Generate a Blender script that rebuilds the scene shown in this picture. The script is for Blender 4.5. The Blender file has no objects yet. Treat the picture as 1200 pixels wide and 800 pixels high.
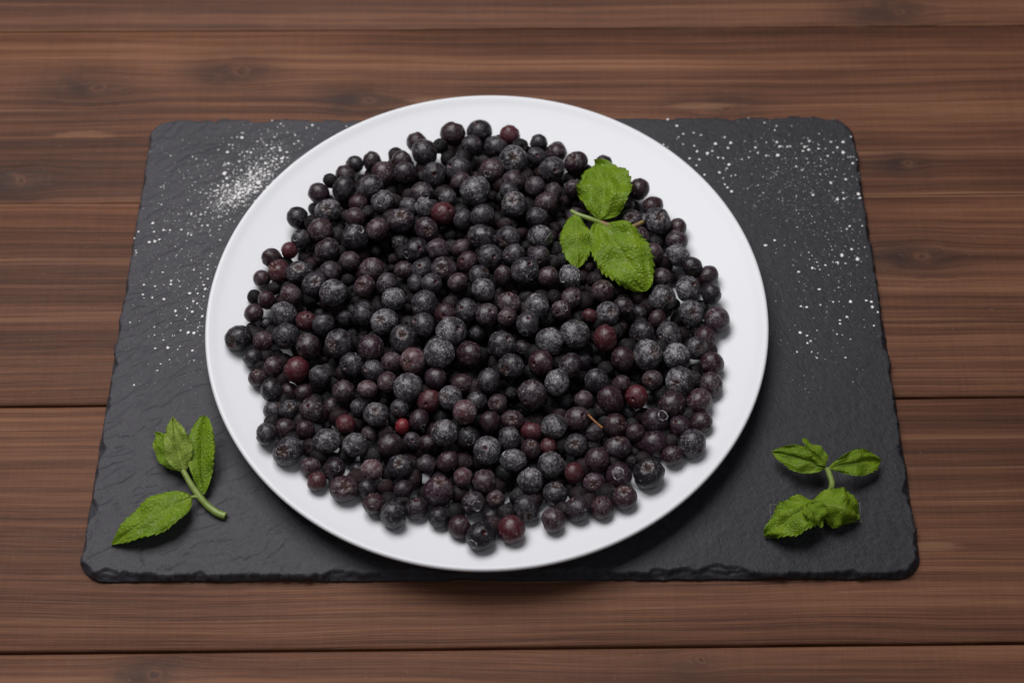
import bpy, bmesh, math, random
import numpy as np
from mathutils import Vector, Matrix

random.seed(7)
rng = np.random.default_rng(7)
S = bpy.context.scene
COL = S.collection

# ------------------------------------------------------------------ camera
F_PX = 1745.0                      # focal length for a 1200 px wide frame
CAM = np.array([0.01085, -0.4167, 0.6606])
PITCH, YAW, ROLL = 1.01525, -0.0121, -0.0147
fw = np.array([math.sin(YAW)*math.cos(PITCH), math.cos(YAW)*math.cos(PITCH), -math.sin(PITCH)])
_r = np.cross(fw, [0, 0, 1]); _r /= np.linalg.norm(_r); _u = np.cross(_r, fw)
CR = math.cos(ROLL)*_r + math.sin(ROLL)*_u
CU = -math.sin(ROLL)*_r + math.cos(ROLL)*_u
cd = bpy.data.cameras.new('camera'); cam = bpy.data.objects.new('camera', cd); COL.objects.link(cam)
cd.sensor_width = 36.0; cd.lens = F_PX*36/1200
cd.clip_start = 0.02; cd.clip_end = 50
M = Matrix.Identity(4)
for i in range(3):
    M[i][0] = CR[i]; M[i][1] = CU[i]; M[i][2] = -fw[i]; M[i][3] = CAM[i]
cam.matrix_world = M
cd.dof.use_dof = True; cd.dof.focus_distance = 0.735; cd.dof.aperture_fstop = 6.7
S.camera = cam

# ------------------------------------------------------------------ light
w = bpy.data.worlds.new('World'); S.world = w; w.use_nodes = True
w.node_tree.nodes['Background'].inputs[0].default_value = (0.97, 0.97, 1.0, 1)
w.node_tree.nodes['Background'].inputs[1].default_value = 0.07
def area(name, loc, target, size, power, color=(1, 1, 1)):
    l = bpy.data.lights.new(name, 'AREA'); l.shape = 'DISK' if not isinstance(size, tuple) else 'RECTANGLE'
    if isinstance(size, tuple): l.size, l.size_y = size
    else: l.size = size
    l.energy = power; l.color = color
    o = bpy.data.objects.new(name, l); COL.objects.link(o); o.location = loc
    o.rotation_euler = (Vector(target)-Vector(loc)).to_track_quat('-Z', 'Y').to_euler()
    return o
area('softbox_key', (-0.30, 0.46, 1.22), (0, 0, 0), (0.95, 0.70), 20.3, (1.0, 0.985, 0.975))
area('added_fill', (0.55, -0.75, 1.5), (0, 0, 0), 1.1, 2.2, (0.95, 0.97, 1.0))  # unseen fill, added to lighten shadows from the front right
S.view_settings.view_transform = 'Standard'; S.view_settings.look = 'None'
S.view_settings.exposure = 0.0; S.view_settings.gamma = 1.0
S.view_settings.use_curve_mapping = False

# ------------------------------------------------------------------ helpers
def ray(px, py):
    d = fw + CR*((px-600)/F_PX) + CU*((400-py)/F_PX)
    return d
def at(px, py, z=0.0):
    """a point of the photograph at a height above the table, as a world point"""
    d = ray(px, py)
    return CAM + d*((z-CAM[2])/d[2])
def to_px(P):
    d = np.asarray(P)-CAM; z = d @ fw
    return 600+F_PX*(d @ CR)/z, 400-F_PX*(d @ CU)/z

def hash2(ix, iy, seed):
    h = (ix.astype(np.int64)*374761393 + iy.astype(np.int64)*668265263 + seed*974711) & 0xffffffff
    h = ((h ^ (h >> 13))*1274126177) & 0xffffffff
    return (h ^ (h >> 16)) & 0xffffffff
def perlin(x, y, seed=0):
    x = np.asarray(x, float); y = np.asarray(y, float)
    ix = np.floor(x); iy = np.floor(y); fx = x-ix; fy = y-iy
    def g(a, b, dx, dy):
        t = hash2(a, b, seed)/4294967296.0*2*math.pi
        return np.cos(t)*dx+np.sin(t)*dy
    u = fx**3*(fx*(fx*6-15)+10); v = fy**3*(fy*(fy*6-15)+10)
    a = g(ix, iy, fx, fy); b = g(ix+1, iy, fx-1, fy)
    c = g(ix, iy+1, fx, fy-1); d = g(ix+1, iy+1, fx-1, fy-1)
    return (a*(1-u)+b*u)*(1-v)+(c*(1-u)+d*u)*v*1.0
def fbm(x, y, o=4, seed=0):
    s = 0; a = 1; n = 0
    for i in range(o):
        s = s+a*perlin(x, y, seed+i*17); n += a; a *= .5; x = x*2.03; y = y*2.03
    return s/n

def mesh_np(name, V, F, smooth=True):
    """V (n,3); F a list of arrays of equal-length faces"""
    me = bpy.data.meshes.new(name)
    V = np.asarray(V, np.float32)
    me.vertices.add(len(V)); me.vertices.foreach_set('co', V.ravel())
    F = [np.asarray(f, np.int32) for f in (F if isinstance(F, list) else [F])]
    loops = np.concatenate([f.ravel() for f in F])
    tot = np.concatenate([np.full(len(f), f.shape[1], np.int32) for f in F])
    start = np.concatenate([[0], np.cumsum(tot)[:-1]]).astype(np.int32)
    me.loops.add(len(loops)); me.loops.foreach_set('vertex_index', loops)
    me.polygons.add(len(tot)); me.polygons.foreach_set('loop_start', start)
    me.polygons.foreach_set('loop_total', tot)
    me.update(calc_edges=True); me.validate()
    me.polygons.foreach_set('use_smooth', np.full(len(me.polygons), smooth, bool))
    return me
def fattr(me, name, data):
    a = me.attributes.new(name, 'FLOAT', 'POINT'); a.data.foreach_set('value', np.asarray(data, np.float32))
def obj(name, me, mat, parent=None):
    o = bpy.data.objects.new(name, me); COL.objects.link(o)
    if mat is not None:
        for m in (mat if isinstance(mat, (list, tuple)) else [mat]):
            if m.name not in [x.name for x in me.materials if x]: me.materials.append(m)
    if parent: o.parent = parent
    return o
def tag(o, label=None, cat=None, group=None, kind=None):
    if label: o['label'] = label
    if cat: o['category'] = cat
    if group: o['group'] = group
    if kind: o['kind'] = kind
    return o
def empty(name, loc=(0, 0, 0)):
    o = bpy.data.objects.new(name, None); COL.objects.link(o); o.location = loc; o.empty_display_size = .01
    return o

# ---- a small expression layer over shader nodes
class X:
    def __init__(s, nt, sock): s.nt = nt; s.s = sock
    def _m(s, op, *a):
        n = s.nt.nodes.new('ShaderNodeMath'); n.operation = op
        for i, v in enumerate((s,)+a):
            if isinstance(v, X): s.nt.links.new(v.s, n.inputs[i])
            else: n.inputs[i].default_value = v
        return X(s.nt, n.outputs[0])
    def __add__(s, o): return s._m('ADD', o)
    __radd__ = __add__
    def __mul__(s, o): return s._m('MULTIPLY', o)
    __rmul__ = __mul__
    def __sub__(s, o): return s._m('SUBTRACT', o)
    def __rsub__(s, o): return (s*-1.0)+o
    def __truediv__(s, o): return s._m('DIVIDE', o)
    def exp(s): return s._m('EXPONENT')
    def pow(s, p): return s._m('POWER', p)
    def abs(s): return s._m('ABSOLUTE')
    def sin(s): return s._m('SINE')
    def sqrt(s): return s._m('SQRT')
    def max(s, o): return s._m('MAXIMUM', o)
    def min(s, o): return s._m('MINIMUM', o)
    def clamp(s):
        r = s._m('ADD', 0.0); r.s.node.use_clamp = True; return r
    def step(s, a, b):     # smoothstep
        n = s.nt.nodes.new('ShaderNodeMapRange'); n.interpolation_type = 'SMOOTHSTEP'
        s.nt.links.new(s.s, n.inputs[0]); n.inputs[1].default_value = a; n.inputs[2].default_value = b
        return X(s.nt, n.outputs[0])
class Mat:
    def __init__(s, name):
        s.m = bpy.data.materials.new(name); s.m.use_nodes = True; s.nt = s.m.node_tree
        s.b = s.nt.nodes['Principled BSDF']; s.out = s.nt.nodes['Material Output']
    def n(s, t): return s.nt.nodes.new(t)
    def coord(s, which='Object'):
        return X(s.nt, s.n('ShaderNodeTexCoord').outputs[which])
    def sep(s, v):
        n = s.n('ShaderNodeSeparateXYZ'); s.nt.links.new(v.s, n.inputs[0]); return [X(s.nt, n.outputs[i]) for i in range(3)]
    def vec(s, *a):
        n = s.n('ShaderNodeCombineXYZ')
        for i, v in enumerate(a):
            if isinstance(v, X): s.nt.links.new(v.s, n.inputs[i])
            else: n.inputs[i].default_value = v
        return X(s.nt, n.outputs[0])
    def vadd(s, a, b, op='ADD'):
        n = s.n('ShaderNodeVectorMath'); n.operation = op
        s.nt.links.new(a.s, n.inputs[0]); s.nt.links.new(b.s, n.inputs[1]); return X(s.nt, n.outputs[0])
    def noise(s, v, scale=1, detail=2, rough=.5, dist=0):
        n = s.n('ShaderNodeTexNoise'); s.nt.links.new(v.s, n.inputs['Vector'])
        n.inputs['Scale'].default_value = scale; n.inputs['Detail'].default_value = detail
        n.inputs['Roughness'].default_value = rough; n.inputs['Distortion'].default_value = dist
        return X(s.nt, n.outputs[0])
    def voro(s, v, scale=1, feat='F1', rnd=1.0):
        n = s.n('ShaderNodeTexVoronoi'); n.feature = feat; s.nt.links.new(v.s, n.inputs['Vector'])
        n.inputs['Scale'].default_value = scale; n.inputs['Randomness'].default_value = rnd
        return X(s.nt, n.outputs['Distance'])
    def ramp(s, f, stops):
        n = s.n('ShaderNodeValToRGB'); s.nt.links.new(f.s, n.inputs[0]); e = n.color_ramp.elements
        while len(e) < len(stops): e.new(.5)
        for k, (p, c) in zip(e, stops): k.position = p; k.color = (*c, 1)
        return X(s.nt, n.outputs[0])
    def mix(s, f, a, b, mode='MIX'):
        n = s.n('ShaderNodeMix'); n.data_type = 'RGBA'; n.blend_type = mode
        for i, v in ((0, f), (6, a), (7, b)):
            if isinstance(v, X): s.nt.links.new(v.s, n.inputs[i])
            else: n.inputs[i].default_value = v if i == 0 else (*v, 1)
        return X(s.nt, n.outputs[2])
    def attr(s, name):
        n = s.n('ShaderNodeAttribute'); n.attribute_name = name; return X(s.nt, n.outputs['Fac'])
    def set(s, **k):
        for a, v in k.items():
            i = s.b.inputs[a.replace('_', ' ')]
            if isinstance(v, X): s.nt.links.new(v.s, i)
            else: i.default_value = (*v, 1) if isinstance(v, tuple) and len(v) == 3 and i.type == 'RGBA' else v
    def bump(s, h, strength=.3, dist=.001):
        n = s.n('ShaderNodeBump'); n.inputs['Strength'].default_value = strength; n.inputs['Distance'].default_value = dist
        s.nt.links.new(h.s, n.inputs['Height']); s.nt.links.new(n.outputs[0], s.b.inputs['Normal']); return n

# ------------------------------------------------------------------ table of stained planks
SEAMS = [((0, 38), (1200, 30)), ((0, 239), (1200, 227.5)), ((0, 476), (1200, 464.5)), ((0, 765), (1200, 753))]
def seam(k):
    a, b = SEAMS[k]; a = at(*a); b = at(*b); s = (b[1]-a[1])/(b[0]-a[0]); return a[1]-s*a[0], s
lines = [seam(k) for k in range(4)]
lines = [(lines[0][0]+.125, lines[0][1])] + lines + [(lines[3][0]-.12, lines[3][1])]
PAIRS = [(lines[i], lines[i+1]) for i in range(5)]
for k_ in range(4): PAIRS.append(((lines[0][0]+.12*(k_+1), lines[0][1]), (lines[0][0]+.12*k_, lines[0][1])))
PAIRS.append((lines[5], (lines[5][0]-.12, lines[5][1])))
#            knots (photo x, y, size mm)                  pale worn patches (x, y, half length, half height mm)
KNOTS = {0: [(1052, 14, 7)],
         1: [(115, 103, 7), (283, 84, 6), (22, 212, 7), (428, 118, 6), (850, 127, 6), (1066, 192, 4)],
         2: [(1080, 300, 7)],
         3: [(560, 560, 5)], 4: [(820, 775, 4), (180, 790, 5)]}
PATCH = {1: [(98, 158, 17, 2.6), (822, 124, 24, 2.6), (500, 118, 14, 2.0)], 2: [],
         3: [(1095, 640, 13, 2.6), (440, 772, 6, 1.)], 4: []}
def wood(idx):
    m = Mat('stained_wood_%d' % idx)
    x, y, z = m.sep(m.coord())
    sd = idx*7.31
    wv = m.noise(m.vec(x*2.2+sd, y*7.0, sd), 1, 2)
    v = y + (wv-.5)*0.016
    wv2 = m.noise(m.vec(x*9.0+sd, y*26.0, sd+3), 1, 2)
    v = v + (wv2-.5)*0.0035
    halo = None; core = None; ring = None
    for (px, py, s) in KNOTS.get(idx, []):
        k = at(px, py); s *= .001
        kn_ = m.noise(m.vec(x*70.0, y*110.0, px*.1), 1, 2); kn2 = m.noise(m.vec(x*90.0, y*130.0, py*.1+7), 1, 2)
        dx = x-float(k[0])+(kn_-.5)*(s*2.0); dy = y-float(k[1])+(kn2-.5)*(s*1.6)
        e = ((dx*(1/(s*3.2))).pow(2.0)+(dy*(1/(s*1.5))).pow(2.0))
        v = v - dy*((e*-1.0).exp()*.75)
        r2 = (dx*(1/s)).pow(2.0)+(dy*(1/(s*.8))).pow(2.0)
        c = (r2*-1.6).exp()
        hx = (x-float(k[0])+s*1.2)*(1/(s*4.2))
        h = ((hx.pow(2.0)+(dy*(1/(s*2.0))).pow(2.0))*-1.0).exp()
        rg = ((r2.sqrt()*9.0).sin()*.5+.5)*c
        core = c if core is None else core.max(c)
        halo = h if halo is None else halo.max(h)
        ring = rg if ring is None else ring.max(rg)
    a = m.noise(m.vec(x*1.0+sd, v*42.0, sd), 1, 2, .5)
    b = m.noise(m.vec(x*2.4+sd, v*300.0, sd+1), 1, 3, .62)
    c = m.noise(m.vec(x*16.0, v*1250.0, sd+2), 1, 3, .65)
    st = m.noise(m.vec(x*1.6+sd, v*130.0, sd+9), 1, 2, .5)
    rib = m.noise(m.vec(x*520.0, y*16.0, sd+6), 1, 2, .5)
    f = a*.60+b*.80+c*.60-.50
    bl = m.noise(m.vec(x*5.0+sd, y*9.0, sd+5), 1, 3, .6)
    bl2 = m.noise(m.vec(x*2.0+sd, y*14.0, sd+15), 1, 2, .5)
    f = f+(bl-.5)*.34+(bl2-.5)*.30+(rib-.5)*.10
    col = m.ramp(f, [(.20, (.038, .0148, .0085)), (.42, (.084, .0318, .0168)), (.60, (.136, .0555, .0295)), (.84, (.215, .098, .053))])
    streak = st.step(.56, .68)*b.step(.45, .66)
    col = m.mix(streak*.42, col, (.235, .120, .066))
    if halo is not None:
        hn = m.noise(m.vec(x*30.0, y*60.0, sd+4), 1, 3)
        col = m.mix((halo*hn.step(.15, .6)*.85).clamp(), col, (.026, .014, .012))
        col = m.mix((core*.85).clamp(), col, (.135, .055, .030))
        col = m.mix((ring*.9).clamp(), col, (.040, .017, .012))
    pm = None
    for (px, py, hl, hh) in PATCH.get(idx, []):
        k = at(px, py)
        e = ((x-float(k[0]))*(1/(hl*.001))).pow(2.0)+((y-float(k[1]))*(1/(hh*.001))).pow(2.0)
        e = e+(m.noise(m.vec(x*60.0, y*700.0, sd), 1, 4, .65)-.5)*3.4
        p = 1.0-e.step(.1, 1.5)
        pm = p if pm is None else pm.max(p)
    if pm is not None:
        col = m.mix((pm*.42).clamp(), col, (.27, .140, .078))
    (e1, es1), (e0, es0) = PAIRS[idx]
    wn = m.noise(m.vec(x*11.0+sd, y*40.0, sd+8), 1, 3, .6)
    for (cc_, ss_, sg, amt) in ((e1, es1, -1.0, 1.0 if idx == 2 else .25), (e0, es0, 1.0, .25)):  # pale worn edges; the strongest band also paints in the seam's bright edge highlight
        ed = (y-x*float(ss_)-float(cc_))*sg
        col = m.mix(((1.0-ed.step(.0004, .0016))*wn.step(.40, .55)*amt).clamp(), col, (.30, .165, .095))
    sp = m.noise(m.vec(x*700.0, y*900.0, sd), 1, 1)
    col = m.mix(sp.step(.74, .80)*.35, col, (.30, .22, .17))
    m.set(Base_Color=col, Roughness=(b*.2+.48), Specular_IOR_Level=.22)
    m.bump(b*.9+c*.8, .8, .0006)
    return m.m
table = tag(empty('table_top'), kind='structure')
for i in range(len(PAIRS)):
    (c1, s1), (c0, s0) = PAIRS[i]
    xs = np.linspace(-1.0, 1.0, 221)
    gap_hi = ([.0004, .0001, .0003, .0005, .0006]+[.0004]*5)[i]; gap_lo = ([.0001, .0003, .0005, .0006, .0004]+[.0004]*5)[i]
    y1 = c1+s1*xs-gap_hi+.0003*fbm(xs*9, xs*0+i, 3, 40+i)
    y0 = c0+s0*xs+gap_lo+.0003*fbm(xs*9, xs*0+i, 3, 60+i)
    zt = ([.0003, -.0001, .0003, 0, .0002]+[0]*5)[i]
    bl_, bh_ = ([(.0009, .0009), (.0006, .0009), (.0012, .0006), (.0012, .0012), (.0012, .0012)]+[(.0012, .0012)]*5)[i]
    prof = [(0, 0, -.022), (0, 0, -.0012*bl_/.0012), (0, bl_*.25, -.0004*bl_/.0012), (0, bl_, 0), (.33, 0, 0), (.66, 0, 0), (1, -bh_, 0), (1, -bh_*.25, -.0004*bh_/.0012), (1, 0, -.0012*bh_/.0012), (1, 0, -.022)]
    V = np.concatenate([np.stack([xs, y0+(y1-y0)*t+o, np.full_like(xs, z+zt)], 1) for t, o, z in prof])
    n = len(xs); F = []
    for k in range(len(prof)-1):
        a = np.arange(n-1)+k*n; F.append(np.stack([a, a+1, a+1+n, a+n], 1))
    F.append(np.stack([np.arange(n-1)+(len(prof)-1)*n, np.arange(n-1)+1+(len(prof)-1)*n, np.arange(n-1)+1, np.arange(n-1)], 1))
    me = mesh_np('plank', V, [np.concatenate(F)])
    bm = bmesh.new(); bm.from_mesh(me); bmesh.ops.holes_fill(bm, edges=bm.edges); bmesh.ops.recalc_face_normals(bm, faces=bm.faces); bm.to_mesh(me); bm.free()
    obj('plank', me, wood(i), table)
# the planks end beyond the frame: a plain dark underlay closes the joints from below
um = Mat('table_underside'); um.set(Base_Color=(.012, .007, .005), Roughness=.9)
bm = bmesh.new(); bmesh.ops.create_cube(bm, size=1); bmesh.ops.scale(bm, vec=(1.90, lines[0][0]-lines[-1][0]+.55, .01), verts=bm.verts)
bmesh.ops.translate(bm, vec=(0, (lines[0][0]+lines[-1][0])/2+.17, -.0275), verts=bm.verts)
me = bpy.data.meshes.new('batten'); bm.to_mesh(me); bm.free(); obj('batten', me, um.m, table)

# ------------------------------------------------------------------ slate board
SZ = .0055; SW, SD_ = .400, .2805; SR = .012
def slate_sdf(x, y):
    qx = np.abs(x)-(SW/2-SR); qy = np.abs(y)-(SD_/2-SR)
    return np.hypot(np.maximum(qx, 0), np.maximum(qy, 0))+np.minimum(np.maximum(qx, qy), 0)-SR
h = .00062
gx = np.arange(-SW/2-.002, SW/2+.002, h); gy = np.arange(-SD_/2-.002, SD_/2+.002, h)
GX, GY = np.meshgrid(gx, gy, indexing='ij')
def edge_noise(x, y):
    return .0008*fbm(x*55, y*55, 4, 3)+.0004*np.abs(fbm(x*160, y*160, 2, 5))
sd0 = slate_sdf(GX, GY)+edge_noise(GX, GY)
inside = sd0 < 0
# snap outside neighbours of inside cells on to the outline
cell = inside[:-1, :-1] & inside[1:, :-1] & inside[1:, 1:] & inside[:-1, 1:]
used = np.zeros_like(inside)
for a in (slice(None, -1), slice(1, None)):
    for b in (slice(None, -1), slice(1, None)): used[a, b] |= cell
gsx, gsy = np.gradient(slate_sdf(GX, GY), h)
# boundary vertices of the used area
cnt = np.zeros(inside.shape, int)
for a in (slice(None, -1), slice(1, None)):
    for b in (slice(None, -1), slice(1, None)): cnt[a, b] += cell
bnd = used & (cnt < 4)
PX = np.where(bnd, GX-gsx*sd0, GX); PY = np.where(bnd, GY-gsy*sd0, GY)
d = np.maximum(-(slate_sdf(PX, PY)+edge_noise(PX, PY)), 0)
# relief of the cleft face: long ridges left, fine on the right
wx = PX+.012*fbm(PX*22, PY*22, 3, 11); wy = PY+.012*fbm(PX*22+9, PY*22, 3, 12)
ca, sa = math.cos(-.55), math.sin(-.55)
ru = wx*ca-wy*sa; rv = wx*sa+wy*ca
rid = fbm(ru*28, rv*95, 4, 21)
terr = rid*3.2; tf = np.floor(terr); terr = (tf+np.clip((terr-tf)*5, 0, 1))/3.2
left = 1/(1+np.exp((PX+.075)/.03))*.85+.12
rel = .0013*terr*left+.0009*np.abs(fbm(ru*45+3, rv*120, 3, 37))*left+.00030*fbm(PX*40, PY*40, 3, 31)+.00016*fbm(PX*260, PY*260, 3, 33)
rel += .00045*fbm(PX*7, PY*7, 2, 35)
# chipped edge: scallops knocked off in layers
cw = .0012+.0060*np.clip(fbm(PX*60, PY*60, 3, 41)+.10, 0, 1)*2.0+.0010*np.abs(fbm(PX*240, PY*240, 2, 45))
front = np.clip(-PY/.14, 0, 1)
cw *= (.50+.40*front)*np.clip(.35+3.2*np.abs(fbm(PX*16, PY*16, 2, 49)), .35, 1.7)
cn = fbm(PX*110, PY*110, 3, 43)
t = np.clip(1-(d+.0030*cn)/cw, 0, 1)
nl = 1.6+1.6*np.clip(.5+1.6*fbm(PX*45, PY*45, 2, 47), 0, 1)
drop = t**.9*nl
df = np.floor(drop); drop = np.minimum((df+np.clip((drop-df)*2.2, 0, 1))/nl, 1)+.25*cn*t
PZ = SZ+rel-.0036*drop-.0005*np.clip(1-d/.0015, 0, 1)
idx = -np.ones(inside.shape, int); idx[used] = np.arange(used.sum())
V = np.stack([PX[used], PY[used], PZ[used]], 1)
ci, cj = np.nonzero(cell)
Q = np.stack([idx[ci, cj], idx[ci+1, cj], idx[ci+1, cj+1], idx[ci, cj+1]], 1)
# skirt from the directed boundary edges
E = np.concatenate([Q[:, [0, 1]], Q[:, [1, 2]], Q[:, [2, 3]], Q[:, [3, 0]]])
key = E[:, 0].astype(np.int64)*len(V)+E[:, 1]; rev = E[:, 1].astype(np.int64)*len(V)+E[:, 0]
BE = E[~np.isin(key, rev)]
bv = np.unique(BE); bmap = -np.ones(len(V), int); bmap[bv] = np.arange(len(bv))
nxt = V[bv]; c2 = np.stack([nxt[:, 0]*.0, nxt[:, 1]*.0], 1)
gn = np.stack([gsx[used][bv], gsy[used][bv]], 1)
skirt = [bv]; allV = [V]; base = len(V); FS = []
prev = bv
for k, (zf, out) in enumerate(((.70, .0004), (.40, .0002), (.12, -.0003), (.0, -.0012))):
    zz = np.maximum(nxt[:, 2]*zf, .0001)
    jit = .0006*fbm(nxt[:, 0]*200+k*9, nxt[:, 1]*200, 2, 51+k)
    allV.append(np.stack([nxt[:, 0]+gn[:, 0]*(out+jit), nxt[:, 1]+gn[:, 1]*(out+jit), zz], 1))
    cur = base+np.arange(len(bv)); base += len(bv)
    a, b = bmap[BE[:, 0]], bmap[BE[:, 1]]
    FS.append(np.stack([prev[b], prev[a], cur[a], cur[b]], 1)); prev = cur
me = mesh_np('slate_board', np.concatenate(allV), [np.concatenate([Q]+FS)])
sm = Mat('slate')
x, y, z = sm.sep(sm.coord())
n1 = sm.noise(sm.vec(x, y, z), 14, 4, .6); n2 = sm.noise(sm.vec(x, y, z), 420, 4, .65)
ax = x*.82+y*.57; ay = x*-.57+y*.82
n3 = sm.noise(sm.vec(ax*1500.0, ay*240.0, z*200.0), 1, 3, .6)
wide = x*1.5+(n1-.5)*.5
col = sm.mix(wide.step(-.35, .30), (.0450, .0430, .0520), (.0145, .0147, .0195))  # slate tone, lighter at left with its sheen and light falloff painted in
col = sm.mix(n2.step(.35, .75)*.32, col, (.060, .057, .064))
col = sm.mix(n1.step(.55, .8)*.25, col, (.030, .029, .032))
fl = sm.noise(sm.vec(x, y, z), 900, 1); col = sm.mix(fl.step(.73, .78)*.35, col, (.16, .15, .15))
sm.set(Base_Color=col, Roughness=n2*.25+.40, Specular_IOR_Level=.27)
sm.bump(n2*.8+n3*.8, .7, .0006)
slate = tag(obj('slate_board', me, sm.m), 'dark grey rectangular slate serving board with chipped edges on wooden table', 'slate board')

# ------------------------------------------------------------------ plate
PC = np.array([-.00685, -.0010]); PR = .1437; PZF = .0105; PZR = .0225
def plate_z(r):
    s = np.clip((np.asarray(r)-.078)/(PR-.078), 0, 1)
    return PZF+(PZR-PZF)*(s**1.75)
def lathe(prof, seg, cx=0, cy=0):
    a = np.linspace(0, 2*math.pi, seg, endpoint=False)
    V = []; 
    for r, z in prof: V.append(np.stack([cx+r*np.cos(a), cy+r*np.sin(a), np.full(seg, z)], 1))
    V = np.concatenate(V); F = []
    i = np.arange(seg); j = (i+1) % seg
    for k in range(len(prof)-1): F.append(np.stack([k*seg+i, k*seg+j, (k+1)*seg+j, (k+1)*seg+i], 1))
    return V, np.concatenate(F)
rs = list(np.linspace(.0004, .07, 8))+list(np.linspace(.078, PR-.0022, 26))
prof = [(r, float(plate_z(r))) for r in rs]
zt = float(plate_z(PR-.0022))
prof[-1] = (PR-.0022, zt+.0005); prof[-2] = (PR-.0044, float(plate_z(PR-.0044))+.0001)
prof += [(PR-.0012, zt+.0007), (PR-.0004, zt+.0003), (PR, zt-.0007), (PR-.0003, zt-.0016), (PR-.0012, zt-.0024)]
for r in np.linspace(PR-.006, .088, 12): prof.append((r, float(plate_z(r))-.0036-.0006*(PR-r)/.05))
prof += [(.0845, SZ+.0016), (.0835, SZ+.0006), (.0815, SZ+.0004), (.079, SZ+.0010), (.077, SZ+.0022), (.0004, SZ+.0024)]
V, F = lathe(prof[::-1], 192, PC[0], PC[1])
pm = Mat('white_porcelain')
g = pm.noise(pm.coord(), 9, 2)
pm.set(Base_Color=(.69, .70, .74), Roughness=g*.10+.30, Specular_IOR_Level=.22)
plate = tag(obj('plate', mesh_np('plate', V, F), pm.m), 'round white porcelain plate holding the heap of frozen berries', 'plate')

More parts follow.
